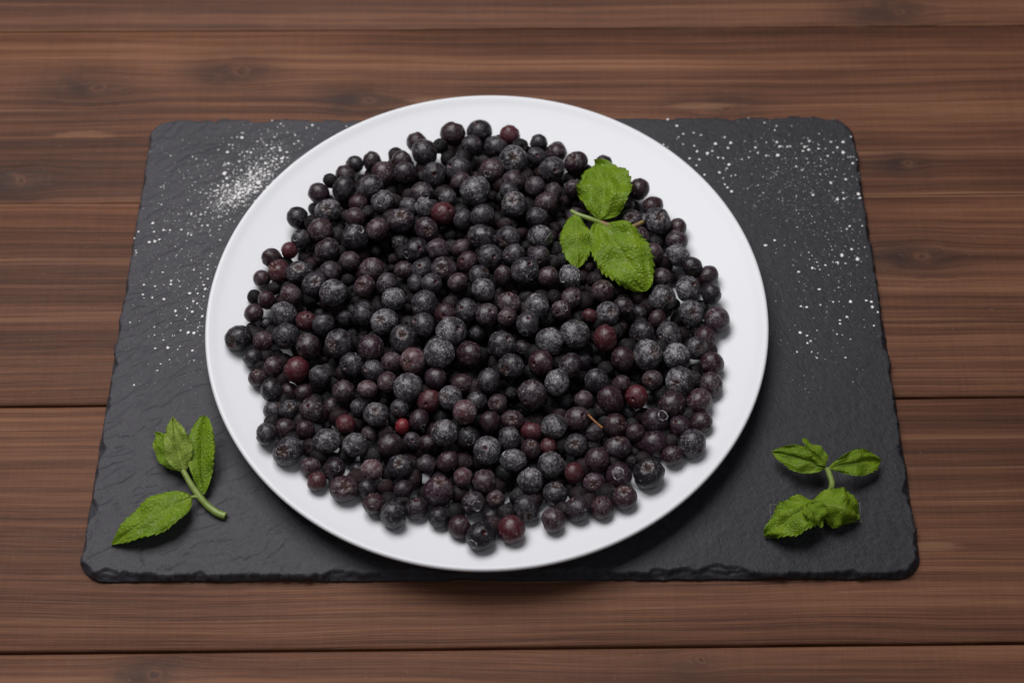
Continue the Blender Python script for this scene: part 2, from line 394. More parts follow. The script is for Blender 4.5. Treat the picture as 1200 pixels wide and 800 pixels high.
# ------------------------------------------------------------------ berries, as read from the photograph
# block: origin x,y ; then x,y,r,type[,features] in eighths of a photo pixel.  '-' = lies deeper in the heap.
# type: k black  d dusty black  f frosted grey  m maroon  q frosted maroon  r red  R bright red  p pinkish frosted
# feature: cX/Y calyx towards that spot, hX/Y stem hole, gX/Y ring of ice
DATA = """
260,140|1030,570,75,k 1150,520,90,m 1145,660,115,k 910,695,100,k
260,240|870,40,65,k- 995,55,110,f,c1000/40 1150,10,70,d- 715,125,95,k 840,165,75,d,h830/150 925,240,110,q 740,330,90,d,g700/310 760,240,60,k- 870,390,75,d- 990,420,110,d 1105,230,70,d- 1190,110,70,m 635,425,80,r 470,505,95,m 540,625,105,r,c490/575 380,690,85,m 705,655,115,d,c720/600 830,560,75,d- 780,500,70,k- 1020,625,95,d 865,745,110,d,c890/720 1045,825,130,f 1180,700,60,d 1200,525,95,q 480,790,70,d 640,800,90,q
260,340|305,65,75,m- 420,90,85,m 300,220,90,m 155,450,120,k,c105/490 280,350,55,k- 430,315,75,k- 585,220,125,f 790,290,90,r,h820/245 600,425,120,d,h600/490 390,480,95,q 290,630,90,k 480,720,100,q 700,745,115,r 810,525,110,q,c730/570 950,330,95,d 920,225,60,k- 860,670,85,d- 955,655,36,d- 640,40,95,q 1155,255,75,d- 1100,500,130,d,c1040/510 920,805,105,d 1060,690,65,k- 1215,700,110,d,h1160/725 520,610,60,k- 830,50,70,d-
260,440|345,15,85,m 465,145,110,k 640,150,80,k- 765,165,90,m- 490,320,90,d- 615,320,90,d,c640/290 840,320,105,q,h820/280,g915/320 1030,290,85,m- 1140,145,105,q 430,545,105,d 580,505,105,m 785,510,95,m 985,470,45,m- 620,710,135,d,c590/700 985,620,120,f 1160,455,90,r 1040,790,80,r- 1100,20,45,m-
330,540|275,60,95,q 330,190,90,r 490,70,110,k,g530/60 585,260,125,q,c610/230 715,80,80,k- 845,105,105,p 1110,50,110,d,c1110/10 995,120,85,k- 810,250,95,k 860,390,100,m,g845/430 1045,505,130,d 1140,270,90,k
480,550|275,200,135,d,c290/95 70,360,105,k,h65/280,g70/440 285,440,105,k 470,540,105,m 670,620,135,k,h700/570,g595/680 600,320,115,d,h525/340,g635/330 500,70,95,p 700,110,110,q 805,275,85,q,c810/260 770,440,75,k- 955,560,125,r 925,150,65,d- 1100,370,125,d,c1120/435 1130,100,115,f 950,345,50,k- 130,170,40,m-
630,540|340,115,95,r 125,30,118,f 165,305,110,d,c175/215 145,555,115,q 370,455,115,k,h320/345 605,435,105,m,h570/375 815,340,115,m,c810/255 530,210,100,d,c525/205 760,145,130,k,g745/110 1045,120,140,k,c1020/40 560,-5,118,m 880,-10,70,m- 310,250,60,k-
410,440|165,125,90,p 350,60,95,q 540,115,135,f 745,235,105,r,h720/265 945,205,110,f,c890/190 1050,80,95,m,h1050/125 1085,330,110,p,g1160/310 805,20,100,k 75,300,80,d 245,360,110,f,c245/310 470,300,85,d,h440/305 320,250,60,k- 490,475,70,R 650,410,95,k,g690/475 850,370,90,k- 880,540,125,f 50,650,115,f 185,550,80,q- 380,650,110,m 600,610,80,d,h600/600 725,625,80,m 1110,580,105,k,g1130/600 720,830,90,d 915,800,100,m,h860/725 1180,250,95,d 405,440,40,k- 60,70,60,d- 1050,780,60,k-
410,340|410,80,110,f 700,130,120,d 540,180,60,k- 895,235,100,m,h885/250 1090,190,105,d,h1045/165 130,220,105,d 325,295,120,f,c290/280 680,330,115,d,h600/290 510,455,130,d,c500/400 945,385,135,f,h1020/355,g860/400 845,580,140,f 590,660,120,p,c535/680 200,540,125,d 130,460,60,d- 395,670,95,q 220,750,100,d,h155/740 1190,400,85,k- 1120,600,120,k,h1160/490 70,110,60,k- 360,490,50,r- 860,20,60,k-
410,240|50,305,120,d,g100/235 45,115,90,q 165,70,70,r 480,145,115,d,c490/90 570,30,100,d 690,30,95,f,g670/-35 720,230,105,d,c740/250 870,80,105,r,h935/50 1060,135,90,d 260,230,110,q 250,430,60,k- 410,510,55,k- 395,595,40,k- 470,350,80,d- 620,420,110,k,h665/410,g540/470 830,420,105,d 830,330,60,d- 945,290,60,k- 1040,405,85,q 1222,305,120,d,h1140/340 205,605,115,q 505,610,85,q 670,610,95,d,h650/580 880,600,110,d,c860/600 1100,535,95,m,h1050/520 625,730,80,d 760,740,95,d,h805/720 1010,725,90,q 140,760,95,q,c120/760 350,745,100,d 30,700,60,k- 870,760,50,k- 1210,665,95,d
410,140|40,430,85,k 210,395,90,k 440,350,85,k 480,390,90,m 515,490,100,d,h550/540 310,510,110,q 190,640,120,d 625,215,95,m 700,310,125,d 845,250,75,k,h825/235 965,135,110,m 1212,125,116,k 1145,245,95,d 790,520,110,d,h800/525 915,380,70,q- 1060,370,85,q,h1075/375 1025,480,120,d,h940/450 1040,570,90,d 1172,670,140,f 550,665,65,r- 675,690,100,d,g705/710 915,730,80,f 380,690,80,d- 310,770,105,f,g300/775 80,790,85,m 120,560,50,k- 890,650,60,m-
560,140|300,150,90,r 170,260,110,d 395,260,85,k,c430/270 330,380,130,f,c335/370 570,220,80,k 550,350,85,d,h555/345 740,310,95,d 745,275,75,k- 690,470,115,d,h720/490 920,405,105,k,c870/365 865,555,70,k- 895,650,80,q 1182,405,72,k 60,400,75,q 130,480,110,q,g90/520 330,590,105,d 300,670,90,d 535,630,95,d 700,690,95,d 640,780,105,q 340,790,115,f,c320/760 490,760,60,k- 460,500,60,m- 820,770,60,k- 140,720,60,k- 40,330,60,k- 800,690,60,k-
640,180|520,280,110,d- 400,440,105,k- 640,360,110,d- 560,520,105,m- 720,480,100,k- 280,640,100,d- 360,760,110,k- 240,860,100,m-
640,260|600,80,110,d- 480,200,100,k- 640,280,115,m- 760,200,105,d- 800,360,110,k- 680,440,105,d- 900,460,105,d- 520,360,95,k- 860,560,100,m-
710,140|145,510,65,k 235,650,70,d- 310,655,100,m 440,815,100,m
710,240|240,20,75,d- 235,140,100,d,c220/130 485,150,120,f,c485/125 670,225,85,m 665,350,100,d 665,470,110,f 535,520,75,f,g595/470 275,320,110,m,g290/280 460,360,75,r,c470/350 455,470,90,q 800,570,90,k 955,665,95,k 520,680,95,q 620,680,70,d- 770,790,115,f,h820/745 720,700,70,d- 400,580,50,k- 370,210,60,k-
560,240|45,110,112,d 250,190,80,m 555,120,100,d 585,300,115,f,g675/320 720,225,70,q- 410,270,65,m- 285,310,110,d,c230/350 450,385,48,r,h440/380 110,490,115,d,h155/490 335,475,105,d,h270/480 570,490,100,d,h575/530 440,620,125,d,h480/560,g510/665 235,660,90,q 655,670,95,q 865,675,110,f,g920/670,g795/695 985,670,70,k- 1090,700,75,r,h1050/725 1165,805,100,q,h1180/775 50,790,110,f 850,100,50,k- 120,30,60,d- 760,110,50,k- 1040,430,50,k- 1050,580,60,k-
560,340|290,130,110,q 275,240,85,q,h300/250 550,150,120,f 470,310,110,d,h475/250,g435/390 85,230,105,d,h130/195 780,190,90,q,g815/165,h740/230 715,60,70,q,h720/50 880,70,95,q,h930/70 1050,240,70,r,h1030/300 910,410,140,f 675,480,120,f 225,510,125,d,h285/450 430,540,80,d-,h400/575 590,680,115,m,h520/690 865,710,115,d 970,660,90,d- 1120,650,65,m- 310,715,120,d,c245/740 110,580,50,k- 230,385,45,k- 1010,90,60,k- 200,20,70,q- 345,30,50,m-
560,440|105,45,108,d 745,60,118,f 1110,45,108,d 315,165,65,r 185,260,85,q,c180/250 510,175,130,d,h440/240 115,430,100,k 325,420,95,q,c325/410 295,590,110,d,g340/560 500,525,95,r 710,475,115,f,h690/390 935,405,115,q,h980/365 995,225,85,q 820,240,85,k- 1090,530,85,d,c1150/540 920,650,105,d,c905/630 495,685,90,m,c510/630 660,665,80,r 85,700,125,f,h70/670 330,790,118,f,g265/720 400,330,40,k- 670,330,70,k- 455,50,40,m- 900,120,50,k- 20,560,40,m-
710,340|18,220,107,f,c50/195 165,155,90,d,c205/165 310,215,80,k- 530,75,120,f,c590/80 480,265,80,m,c535/275 800,215,115,f,c815/210 980,45,98,k 900,150,75,k- 1040,275,120,d,h975/205 925,460,110,m- 860,540,105,d,c890/540 595,420,120,d,h500/430 700,420,90,k- 335,395,110,d,h290/450 140,350,70,m- -5,450,120,r 390,605,135,f,c450/570 660,620,130,f 160,640,110,m 990,690,115,m 830,760,75,m- 640,130,60,k- 300,40,70,k-
710,440|42,225,122,k 145,85,90,m 285,195,105,r,h240/215 420,215,65,d- 435,38,92,q,c390/50 695,60,135,f,c630/70 985,90,112,q 880,235,125,q 895,440,100,m,h950/470 620,270,120,m 460,435,125,k,g530/375 695,480,105,k,h640/430 805,640,130,d,h870/700 85,465,105,m,c150/450 270,535,95,m 115,675,115,d 460,640,120,k 620,745,100,m 255,740,70,r- 220,360,70,k- 20,50,50,d-
"""
B = []
for line in DATA.strip().split('\n'):
    o, rest = line.split('|'); ox, oy = map(float, o.split(','))
    for tok in rest.split():
        p = tok.split(','); x, y, r = (float(q)/8 for q in p[:3])
        feats = []
        for q in p[4:]:
            fx, fy = q[1:].split('/'); feats.append((q[0], (float(fx)/8-x)/r, (float(fy)/8-y)/r))
        B.append(dict(x=ox+x, y=oy+y, r=r, t=p[3][0], low=p[3].endswith('-'), f=feats))
N = len(B)
# ---- where each one lies: on the mound's surface, then pushed apart along its own line of sight
HC = np.array([-.010, .006]); HR = .122; HH = .025
def mound(x, y):
    q = np.hypot(x-HC[0], y-HC[1])/HR
    return plate_z(np.hypot(x-PC[0], y-PC[1]))+HH*np.clip(1-q**2.2, 0, 1)
D = np.array([ray(b['x'], b['y']) for b in B]); rp = np.array([b['r'] for b in B])
low = np.array([b['low'] for b in B])
T = np.full(N, .75)
for _ in range(25):
    P = CAM+D*T[:, None]; R = rp*T/F_PX*1.0
    zt_ = mound(P[:, 0], P[:, 1])+R*.95-np.where(low, .0075, 0)
    zt_ = np.maximum(zt_, plate_z(np.hypot(P[:, 0]-PC[0], P[:, 1]-PC[1]))+R*.97)
    T = .5*T+.5*(zt_-CAM[2])/D[:, 2]
lat = np.zeros((N, 3))
Dn = D/np.linalg.norm(D, axis=1)[:, None]
P = CAM+D*T[:, None]
for it in range(260):
    R = rp*((P-CAM) @ fw)/F_PX
    dv = P[:, None]-P[None]; dist = np.linalg.norm(dv, axis=2)+np.eye(N)
    need = (R[:, None]+R[None])*.955
    I, J = np.nonzero(np.triu(dist < need, 1))
    if len(I) == 0: break
    ov = (need-dist)[I, J]; n = dv[I, J]/dist[I, J][:, None]
    # sign: which of the two is nearer the eye
    dep = (P-CAM) @ fw
    s = np.where(low[I] == low[J], np.where(dep[I] < dep[J], -1.0, 1.0), np.where(low[I], 1.0, -1.0))
    mv = np.zeros((N, 3))
    np.add.at(mv, I, (n*.10+Dn[I]*(s*.28)[:, None])*ov[:, None]); np.add.at(mv, J, (-n*.10-Dn[J]*(s*.28)[:, None])*ov[:, None])
    P = P+mv
    fl = plate_z(np.hypot(P[:, 0]-PC[0], P[:, 1]-PC[1]))+R*.97
    dz = np.maximum(fl-P[:, 2], 0); P = P+Dn*(dz/Dn[:, 2])[:, None]*.8
R = rp*((P-CAM) @ fw)/F_PX
# ---- the berries underneath that only show through gaps
fill = []
allP = list(P); allR = list(R)
aP = np.array(allP); aR = np.array(allR)
heapP = P
for k in range(18000):
    rr = rng.uniform(.0044, .0060)
    rad_ = .132*math.sqrt(rng.random()); an = rng.uniform(0, 2*math.pi)
    xx = HC[0]+rad_*math.cos(an); yy = HC[1]+rad_*math.sin(an)
    hd = np.hypot(heapP[:, 0]-xx, heapP[:, 1]-yy); nb = hd < .021
    if nb.sum() < 4: continue
    qd = ((heapP[nb, 0] > xx)*2+(heapP[nb, 1] > yy)).astype(int)
    if len(set(qd.tolist())) < 4: continue
    zf_ = float(plate_z(math.hypot(xx-PC[0], yy-PC[1])))+rr
    ztop = heapP[hd < .016][:, 2].mean() if (hd < .016).any() else zf_
    zz = zf_+rng.random()*max(ztop-.0025-zf_, 0)
    if k < 3000: zz = zf_
    dd = np.linalg.norm(aP-np.array([xx, yy, zz]), axis=1)
    if (dd < (aR+rr)*(.86 if k < 5000 else .68)).any(): continue
    fill.append((xx, yy, zz, rr)); aP = np.vstack([aP, [xx, yy, zz]]); aR = np.append(aR, rr)

# ---- shapes
def berry_mesh(k, seg=30, rings=20):
    a = np.linspace(0, 2*math.pi, seg, endpoint=False)
    th = np.concatenate([[.06, .13, .2, .27, .34, .42, .52, .66], np.linspace(.82, math.pi-.5, rings-10), [math.pi-.38, math.pi-.28, math.pi-.2, math.pi-.13, math.pi-.06]])
    A, TH = np.meshgrid(a, th)
    nz = np.cos(TH); nx = np.sin(TH)*np.cos(A); ny = np.sin(TH)*np.sin(A)
    rad = 1+(.042+.03*(k % 4 == 0))*fbm(nx*1.6+k*7, ny*1.6+nz*2.1, 2, 70+k)*2+(.013+.022*(k % 5 == 1))*fbm(nx*5+k, ny*5+nz*6, 2, 80+k)*2
    ph = .9*math.sin(k*3.1)
    star = .5+.5*np.cos(5*A+ph)
    wdt = .46+.07*star
    cr = np.clip(1-TH/wdt, 0, 1); cr = cr*cr*(3-2*cr)
    dep = .20+.06*((k*37) % 5)/5
    rad = rad-dep*cr*(.45+.55*star)
    rad = rad+.035*np.exp(-((TH-.44)/.10)**2)*(1-star*.8)
    sh = np.clip(1-(math.pi-TH)/.19, 0, 1); sh = sh*sh*(3-2*sh)
    rad = rad-.30*sh+.015*np.exp(-(((math.pi-TH)-.22)/.05)**2)
    # one or two flats where neighbours pressed
    for q in range(2):
        v = np.array([math.sin(k*5+q*2.4), math.cos(k*3+q*1.7), math.sin(k*2+q)]); v /= np.linalg.norm(v)
        c = nx*v[0]+ny*v[1]+nz*v[2]; lim = (.90 if (k+q) % 5 == 0 else .97)
        if (k+q) % 3 != 1: rad = np.minimum(rad, np.where(c > .5, lim/np.maximum(c, .5), 9.0))
    sc = .93+.05*math.sin(k*1.9)
    V = np.stack([(nx*rad).ravel(), (ny*rad).ravel(), (nz*rad*sc).ravel()], 1)
    n = len(th); F = []
    i = np.arange(seg); j = (i+1) % seg
    for q in range(n-1): F.append(np.stack([q*seg+i, (q+1)*seg+i, (q+1)*seg+j, q*seg+j], 1))
    top = len(V); V = np.vstack([V, [0, 0, V[:seg, 2].mean()], [0, 0, V[-seg:, 2].mean()] if False else [0, 0, V[(n-1)*seg:n*seg, 2].mean()]])
    tri = np.concatenate([np.stack([np.full(seg, top), i, j], 1), np.stack([np.full(seg, top+1), (n-1)*seg+j, (n-1)*seg+i], 1)])
    me = mesh_np('berry', V, [np.concatenate(F), tri])
    pit = np.concatenate([(np.clip(cr*1.5, 0, 1)*star).ravel(), [1, 0]]); hole = np.concatenate([np.clip(sh*2.2, 0, 1).ravel(), [0, 1]])
    fattr(me, 'pit', pit); fattr(me, 'hole', hole)
    return me
def calyx_mesh(k):
    V = []; F = []
    ph = .9*math.sin(k*3.1)
    for q in range(5):
        a0 = (math.pi+2*math.pi*q-ph)/5
        zr = .93+.05*math.sin(k*1.9)
        for (rr, da, z) in ((.47, -.36, .862), (.51, 0, .880), (.47, .36, .862), (.30, -.27, .80), (.31, 0, .850), (.30, .27, .80), (.12, -.2, .745), (.09, 0, .765), (.12, .2, .745)):
            V.append((rr*math.cos(a0+da), rr*math.sin(a0+da), (z+.022+.012*math.sin(q*2.3+k))*zr))
        b = q*9
        F += [(b, b+1, b+4, b+3), (b+1, b+2, b+5, b+4), (b+3, b+4, b+7, b+6), (b+4, b+5, b+8, b+7)]
    return mesh_np('calyx', V, [np.array(F)[:, ::-1]])
def ring_mesh(k):
    a = np.linspace(0, 2*math.pi, 20, endpoint=False); V = []; F = []
    rr = 1+.10*np.sin(a*2+k)+.06*np.sin(a*3+k*2)
    for (o, z) in ((.86, -.12), (.93, .0), (1.0, .02), (1.07, -.01), (1.09, -.25)):
        V.append(np.stack([rr*o*np.cos(a), rr*o*np.sin(a), np.full(20, z)+.04*np.sin(a*5+k)], 1))
    i = np.arange(20); j = (i+1) % 20
    for q in range(4): F.append(np.stack([q*20+i, (q+1)*20+i, (q+1)*20+j, q*20+j], 1))
    return mesh_np('ice_ring', np.concatenate(V), [np.concatenate(F)])

# ---- skin under frost
bmx = Mat('berry_skin')
oi = bmx.n('ShaderNodeObjectInfo'); ocol = X(bmx.nt, oi.outputs['Color']); oal = X(bmx.nt, oi.outputs['Alpha']); ornd = X(bmx.nt, oi.outputs['Random'])
geo = bmx.n('ShaderNodeNewGeometry'); isl = X(bmx.nt, geo.outputs['Random Per Island'])
off = bmx.vec(ornd*91.0, ornd*37.0, ornd*53.0)
c = bmx.vadd(bmx.coord(), off)
n1 = bmx.noise(c, 1.1, 3, .6); n2 = bmx.noise(c, 3.6, 4, .75); n3 = bmx.noise(c, 6.0, 3, .85); n4 = bmx.noise(c, 1.9, 3, .6, .6)
patch = n1.step(.34, .66)
fr = oal*(patch*.85+.15)*(n2.step(.44, .60)*.88+.12)
grain = n3.step(.57, .62)*(oal*1.0+.18)*n4.step(.38, .58)
spk = bmx.noise(c, 8.5, 1, .5).step(.66, .72)*(oal*.7+.25)*n1.step(.35, .6)
fr = (fr*.34+grain*.90).clamp()
skin = bmx.mix(n4.step(.40, .75)*.55, ocol, bmx.mix(.5, ocol, (.020, .006, .009)))
col = bmx.mix(fr*.92, skin, (.50, .465, .520))
col = bmx.mix((spk*.8).clamp(), col, (.62, .62, .66))
pit = bmx.attr('pit'); hole = bmx.attr('hole')
col = bmx.mix(pit*.85, col, bmx.mix(n2.step(.4, .6), (.030, .010, .006), (.135, .052, .022)))
col = bmx.mix(hole*.85, col, (.085, .008, .010))
bmx.set(Base_Color=col, Roughness=(fr*.55+.24+n2*.12).clamp(), Specular_IOR_Level=.50, Sheen_Weight=(fr*.08).clamp(), Sheen_Roughness=.4)
bmx.b.inputs['Sheen Tint'].default_value = (.9, .92, 1, 1)
bmx.bump(n2*.5+n3*.35+grain*.9, .9, .00045)
cx = Mat('calyx_skin')
cc = cx.noise(cx.coord(), 8, 3); cx.set(Base_Color=cx.ramp(cc, [(.3, (.030, .018, .016)), (.5, (.14, .105, .090)), (.7, (.33, .30, .29))]), Roughness=.8)
ice = Mat('ice_rim'); ic = ice.noise(ice.coord(), 1.6, 3)
ice.set(Base_Color=ice.ramp(ic, [(.40, (.03, .03, .033)), (.60, (.42, .42, .44))]), Roughness=.6)

NV = 14
BM = [berry_mesh(k) for k in range(NV)]; CM = [calyx_mesh(k) for k in range(NV)]; RM = [ring_mesh(k) for k in range(4)]
for m_ in BM: m_.materials.append(bmx.m)
for m_ in CM: m_.materials.append(cx.m)
for m_ in RM: m_.materials.append(ice.m)
LOOK = {'k': ((.0046, .0028, .0062), .12), 'd': ((.0052, .0030, .0068), .42), 'f': ((.0085, .0075, .0095), 1.25), 'm': ((.0200, .0034, .0068), .17),
        'q': ((.0225, .0042, .0075), .44), 'r': ((.056, .0042, .0080), .20), 'R': ((.21, .0050, .012), .10), 'p': ((.060, .018, .022), .80)}
WORD = {'k': 'nearly black', 'd': 'dusty black', 'f': 'frosted grey', 'm': 'dark maroon', 'q': 'frosted maroon', 'r': 'dark red', 'R': 'bright red', 'p': 'pinkish frosted'}

# how much of each one the photograph shows (coarse depth buffer): the 300 largest become single things
W2, H2 = 600, 400
zb = np.full((H2, W2), 9.0); ib = np.full((H2, W2), -1)
UX, UY = to_px(P)
dep = (P-CAM) @ fw
for i in range(N):
    x, y, r = UX[i]/2, UY[i]/2, rp[i]/2
    xs = np.arange(max(int(x-r), 0), min(int(x+r)+2, W2)); ys = np.arange(max(int(y-r), 0), min(int(y+r)+2, H2))
    XX, YY = np.meshgrid(xs, ys); q = r*r-(XX-x)**2-(YY-y)**2
    zz = dep[i]-np.sqrt(np.maximum(q, 0))/r*R[i]
    ok = (q > 0) & (zz < zb[YY, XX])
    zb[YY[ok], XX[ok]] = zz[ok]; ib[YY[ok], XX[ok]] = i
vis = np.bincount(ib[ib >= 0], minlength=N)
order = np.argsort(-vis)
single = sorted(order[:300]); rest = [i for i in order[300:]]

# ---- labels: what it looks like and where it lies from something one can find
def find(px, py): return int(np.argmin(np.hypot(UX-px, UY-py)))
LM = [(471, 499, 'the bright red berry near the front left'), (757, 338, 'the tip of the largest mint leaf'), (676, 313, 'the tip of the smallest mint leaf'),
      (698, 495, 'the orange twig'), (597, 159, 'the red berry at the back edge'), (599, 620, 'the red berry at the front edge'),
      (477, 454, 'the big pale frosted berry'), (279, 396, 'the leftmost berry'), (840, 374, 'the rightmost berry'), (347, 433, 'the rosy berry near the left edge'),
      (556, 224, 'the big frosted berry near the back'), (680, 205, 'the topmost mint leaf'), (372, 564, 'the red berry at the front left edge'),
      (760, 555, 'the big black berry at the front right edge'), (597, 400, 'the middle of the heap'), (425, 189, 'the lone berry at the back left edge'), (691, 371, 'the small red berry right of centre')]
NUMW = ['half a', 'one', 'two', 'three', 'four', 'five', 'six']
DIRW = ['right of', 'below right of', 'below', 'below left of', 'left of', 'above left of', 'above', 'above right of']
SPECIAL = {find(471, 499): 'small bright red berry, the brightest red one in the heap', find(597, 159): 'dark red berry at the back edge of the heap against white plate',
           find(599, 620): 'dark red berry at the front edge of the heap touching white plate', find(477, 454): 'big pale frosted berry, smooth and round, above the bright red berry',
           find(279, 396): 'nearly black berry lying leftmost on the white plate', find(840, 374): 'dusty black berry lying rightmost on the white plate',
           find(347, 433): 'large rosy dark red berry near the left edge of the heap', find(556, 224): 'biggest frosted berry near the back of the heap',
           find(372, 564): 'dark red berry at the front left edge of the heap', find(760, 555): 'big nearly black berry at the front right edge of the heap',
           find(425, 189): 'nearly black berry lying alone at the back left edge of the heap', find(563.8, 627.5): 'nearly black berry lying frontmost on the white plate'}
usedl = set(SPECIAL.values())
def label_for(i):
    if i in SPECIAL: return SPECIAL[i]
    b = B[i]; look = WORD[b['t']]
    size = 'small ' if rp[i] < 10.2 else ('large ' if rp[i] > 15.2 else '')
    ft = {'c': 'with open calyx ', 'h': 'with stem hole ', 'g': 'with ice ring '}
    fs = ft[b['f'][0][0]] if b['f'] else ''
    c = sorted(LM, key=lambda l: math.hypot(UX[i]-l[0], UY[i]-l[1]))
    for use_f in (True, False):
        for l in c[:6]:
            dx, dy = UX[i]-l[0], UY[i]-l[1]; dd = math.hypot(dx, dy)
            n = min(int(round(dd/28)), 6); dw = DIRW[int(round(math.atan2(dy, dx)/(math.pi/4))) % 8]
            s = f"{size}{look} berry {fs if use_f else ''}{NUMW[n]} berr{'y' if n < 2 else 'ies'} {dw} {l[2]}"
            if s not in usedl and len(s.split()) <= 16: usedl.add(s); return s
    return s
FROM = Matrix(((CR[0], CU[0], -fw[0]), (CR[1], CU[1], -fw[1]), (CR[2], CU[2], -fw[2])))
def cam_dir(fx, fy):
    q = fx*fx+fy*fy
    if q > .9: s = math.sqrt(.9/q); fx *= s; fy *= s; q = .9
    return (FROM @ Vector((fx, -fy, math.sqrt(1-q)))).normalized()
BROT = {}
for i in range(N):
    b = B[i]; pole = None
    for k, fx, fy in b['f']:
        if k == 'c': pole = cam_dir(fx, fy)
        elif k == 'h' and pole is None: pole = -cam_dir(fx, fy)
    if pole is None:
        pole = Vector(rng.normal(size=3)).normalized()
        v = Vector(CAM-P[i]).normalized()
        pole = (pole-v*pole.dot(v)*rng.uniform(.55, 1.1)).normalized()
    BROT[i] = pole.to_track_quat('Z', 'Y') @ Matrix.Rotation(rng.uniform(0, 6.28), 3, 'Z').to_quaternion()
for i in single:
    b = B[i]; k = int(rng.integers(NV))
    o = bpy.data.objects.new('berry', BM[k]); COL.objects.link(o)
    o.location = P[i]; o.rotation_mode = 'QUATERNION'; o.rotation_quaternion = BROT[i]
    s = R[i]*1.07; e = rng.uniform(-.08, .08); o.scale = (s*(1+e), s*(1-e), s*rng.uniform(.95, 1.04))
    c, a = LOOK[b['t']]; j = rng.uniform(.75, 1.3); wine = rng.uniform(1.8, 4.2) if b['t'] in 'kd' and rng.random() < .42 else 1.0
    o.color = (c[0]*j*wine, c[1]*j, c[2]*j*(1+(wine-1)*.12), a*rng.uniform(.8, 1.2))
    tag(o, label_for(i), 'berry', 'frozen berries heaped on the plate')
    if any(q[0] == 'c' for q in b['f']):
        cal = bpy.data.objects.new('calyx', CM[k]); COL.objects.link(cal); cal.parent = o
    for q in b['f']:
        if q[0] == 'g':
            v = BROT[i].inverted() @ cam_dir(q[1], q[2])
            g_ = bpy.data.objects.new('ice_ring', RM[int(rng.integers(4))]); COL.objects.link(g_); g_.parent = o
            g_.rotation_mode = 'QUATERNION'; g_.rotation_quaternion = v.to_track_quat('Z', 'Y')
            rg = rng.uniform(.24, .40); g_.location = v*math.sqrt(1-rg*rg)*1.0; g_.scale = (rg, rg, rg)
# the rest, mostly hidden: one mass
base_me = berry_mesh(2, 18, 15); nv0 = len(base_me.vertices)
bv_ = np.empty(nv0*3, np.float32); base_me.vertices.foreach_get('co', bv_); bv_ = bv_.reshape(-1, 3)
q4 = np.array([list(p.vertices) for p in base_me.polygons if len(p.vertices) == 4]); q3 = np.array([list(p.vertices) for p in base_me.polygons if len(p.vertices) == 3])
VV = []; F4 = []; F3 = []; n0 = 0
for (x_, y_, z_, r_, q_) in [(P[i][0], P[i][1], P[i][2], R[i], BROT[i]) for i in rest]+[(a, b_, c_, d_, Vector(rng.normal(size=3)).to_track_quat('Z', 'Y')) for a, b_, c_, d_ in fill]:
    m3 = np.array(q_.to_matrix())
    VV.append(bv_*r_ @ m3.T+np.array([x_, y_, z_])); F4.append(q4+n0); F3.append(q3+n0); n0 += nv0
under = Mat('berry_skin_under')
ug = under.n('ShaderNodeNewGeometry'); ui = X(under.nt, ug.outputs['Random Per Island'])
un = under.noise(under.coord(), 900, 4, .7); un2 = under.noise(under.coord(), 160, 2)
uc = under.ramp(ui, [(.0, (.005, .0045, .0055)), (.5, (.008, .005, .0065)), (.8, (.016, .005, .007)), (1., (.010, .009, .010))])
under.set(Base_Color=under.mix((un.step(.42, .72)*un2.step(.4, .65)*.35), uc, (.2, .2, .21)), Roughness=.65, Specular_IOR_Level=.18)
under.bump(un, .4, .0005)
me = mesh_np('berry_mass', np.concatenate(VV), [np.concatenate(F4), np.concatenate(F3)])
tag(obj('berry_mass', me, under.m), 'half hidden dark berries filling the gaps beneath the top ones', 'berries', kind='stuff')
print('berries', N, 'fill', len(fill), 'min visible', vis[order[299]], 'dup labels', 300-len(set(o['label'] for o in bpy.data.objects if o.name.startswith('berry') and o.get('category') == 'berry')))

# ------------------------------------------------------------------ dry twig among the berries
tw = Mat('dry_stalk'); tn = tw.noise(tw.coord(), 600, 3); tw.set(Base_Color=tw.ramp(tn, [(.3, (.16, .055, .016)), (.7, (.34, .14, .045))]), Roughness=.65)
def tube(pts, rad, seg=10, sub=6):
    pts = [np.asarray(p, float) for p in pts]; n = len(pts)
    C_ = []
    for i in range(n-1):
        p0, p1, p2, p3 = pts[max(i-1, 0)], pts[i], pts[i+1], pts[min(i+2, n-1)]
        for k in range(sub):
            t = k/sub; C_.append(.5*((2*p1)+(-p0+p2)*t+(2*p0-5*p1+4*p2-p3)*t*t+(-p0+3*p1-3*p2+p3)*t**3))
    C_.append(pts[-1]); C_ = np.array(C_); m = len(C_)
    rr = np.interp(np.linspace(0, 1, m), np.linspace(0, 1, len(rad)), rad)
    Tn = np.gradient(C_, axis=0); Tn /= np.linalg.norm(Tn, axis=1)[:, None]
    V = []; up = np.array([.13, .21, .97])
    for i in range(m):
        s = np.cross(Tn[i], up); s /= np.linalg.norm(s); u = np.cross(s, Tn[i])
        a = np.linspace(0, 2*math.pi, seg, endpoint=False)
        V.append(C_[i]+rr[i]*(np.cos(a)[:, None]*s+np.sin(a)[:, None]*u))
    V.append(C_[:1]); V.append(C_[-1:]); V = np.concatenate(V)
    i = np.arange(seg); j = (i+1) % seg; F = np.concatenate([np.stack([k*seg+i, k*seg+j, (k+1)*seg+j, (k+1)*seg+i], 1) for k in range(m-1)])
    tri = np.concatenate([np.stack([np.full(seg, m*seg), j, i], 1), np.stack([np.full(seg, m*seg+1), (m-1)*seg+i, (m-1)*seg+j], 1)])
    return V, [F, tri]
def zsurf(px, py):
    """height of the berry heap seen at a photo pixel"""
    i = find(px, py); return P[i][2]
zt1 = zsurf(690, 488)+.005
V, F = tube([at(689.5, 486, zt1), at(697, 493.5, zt1+.001), at(706, 501.5, zt1)], [.0006, .0005, .0007], 8, 5)
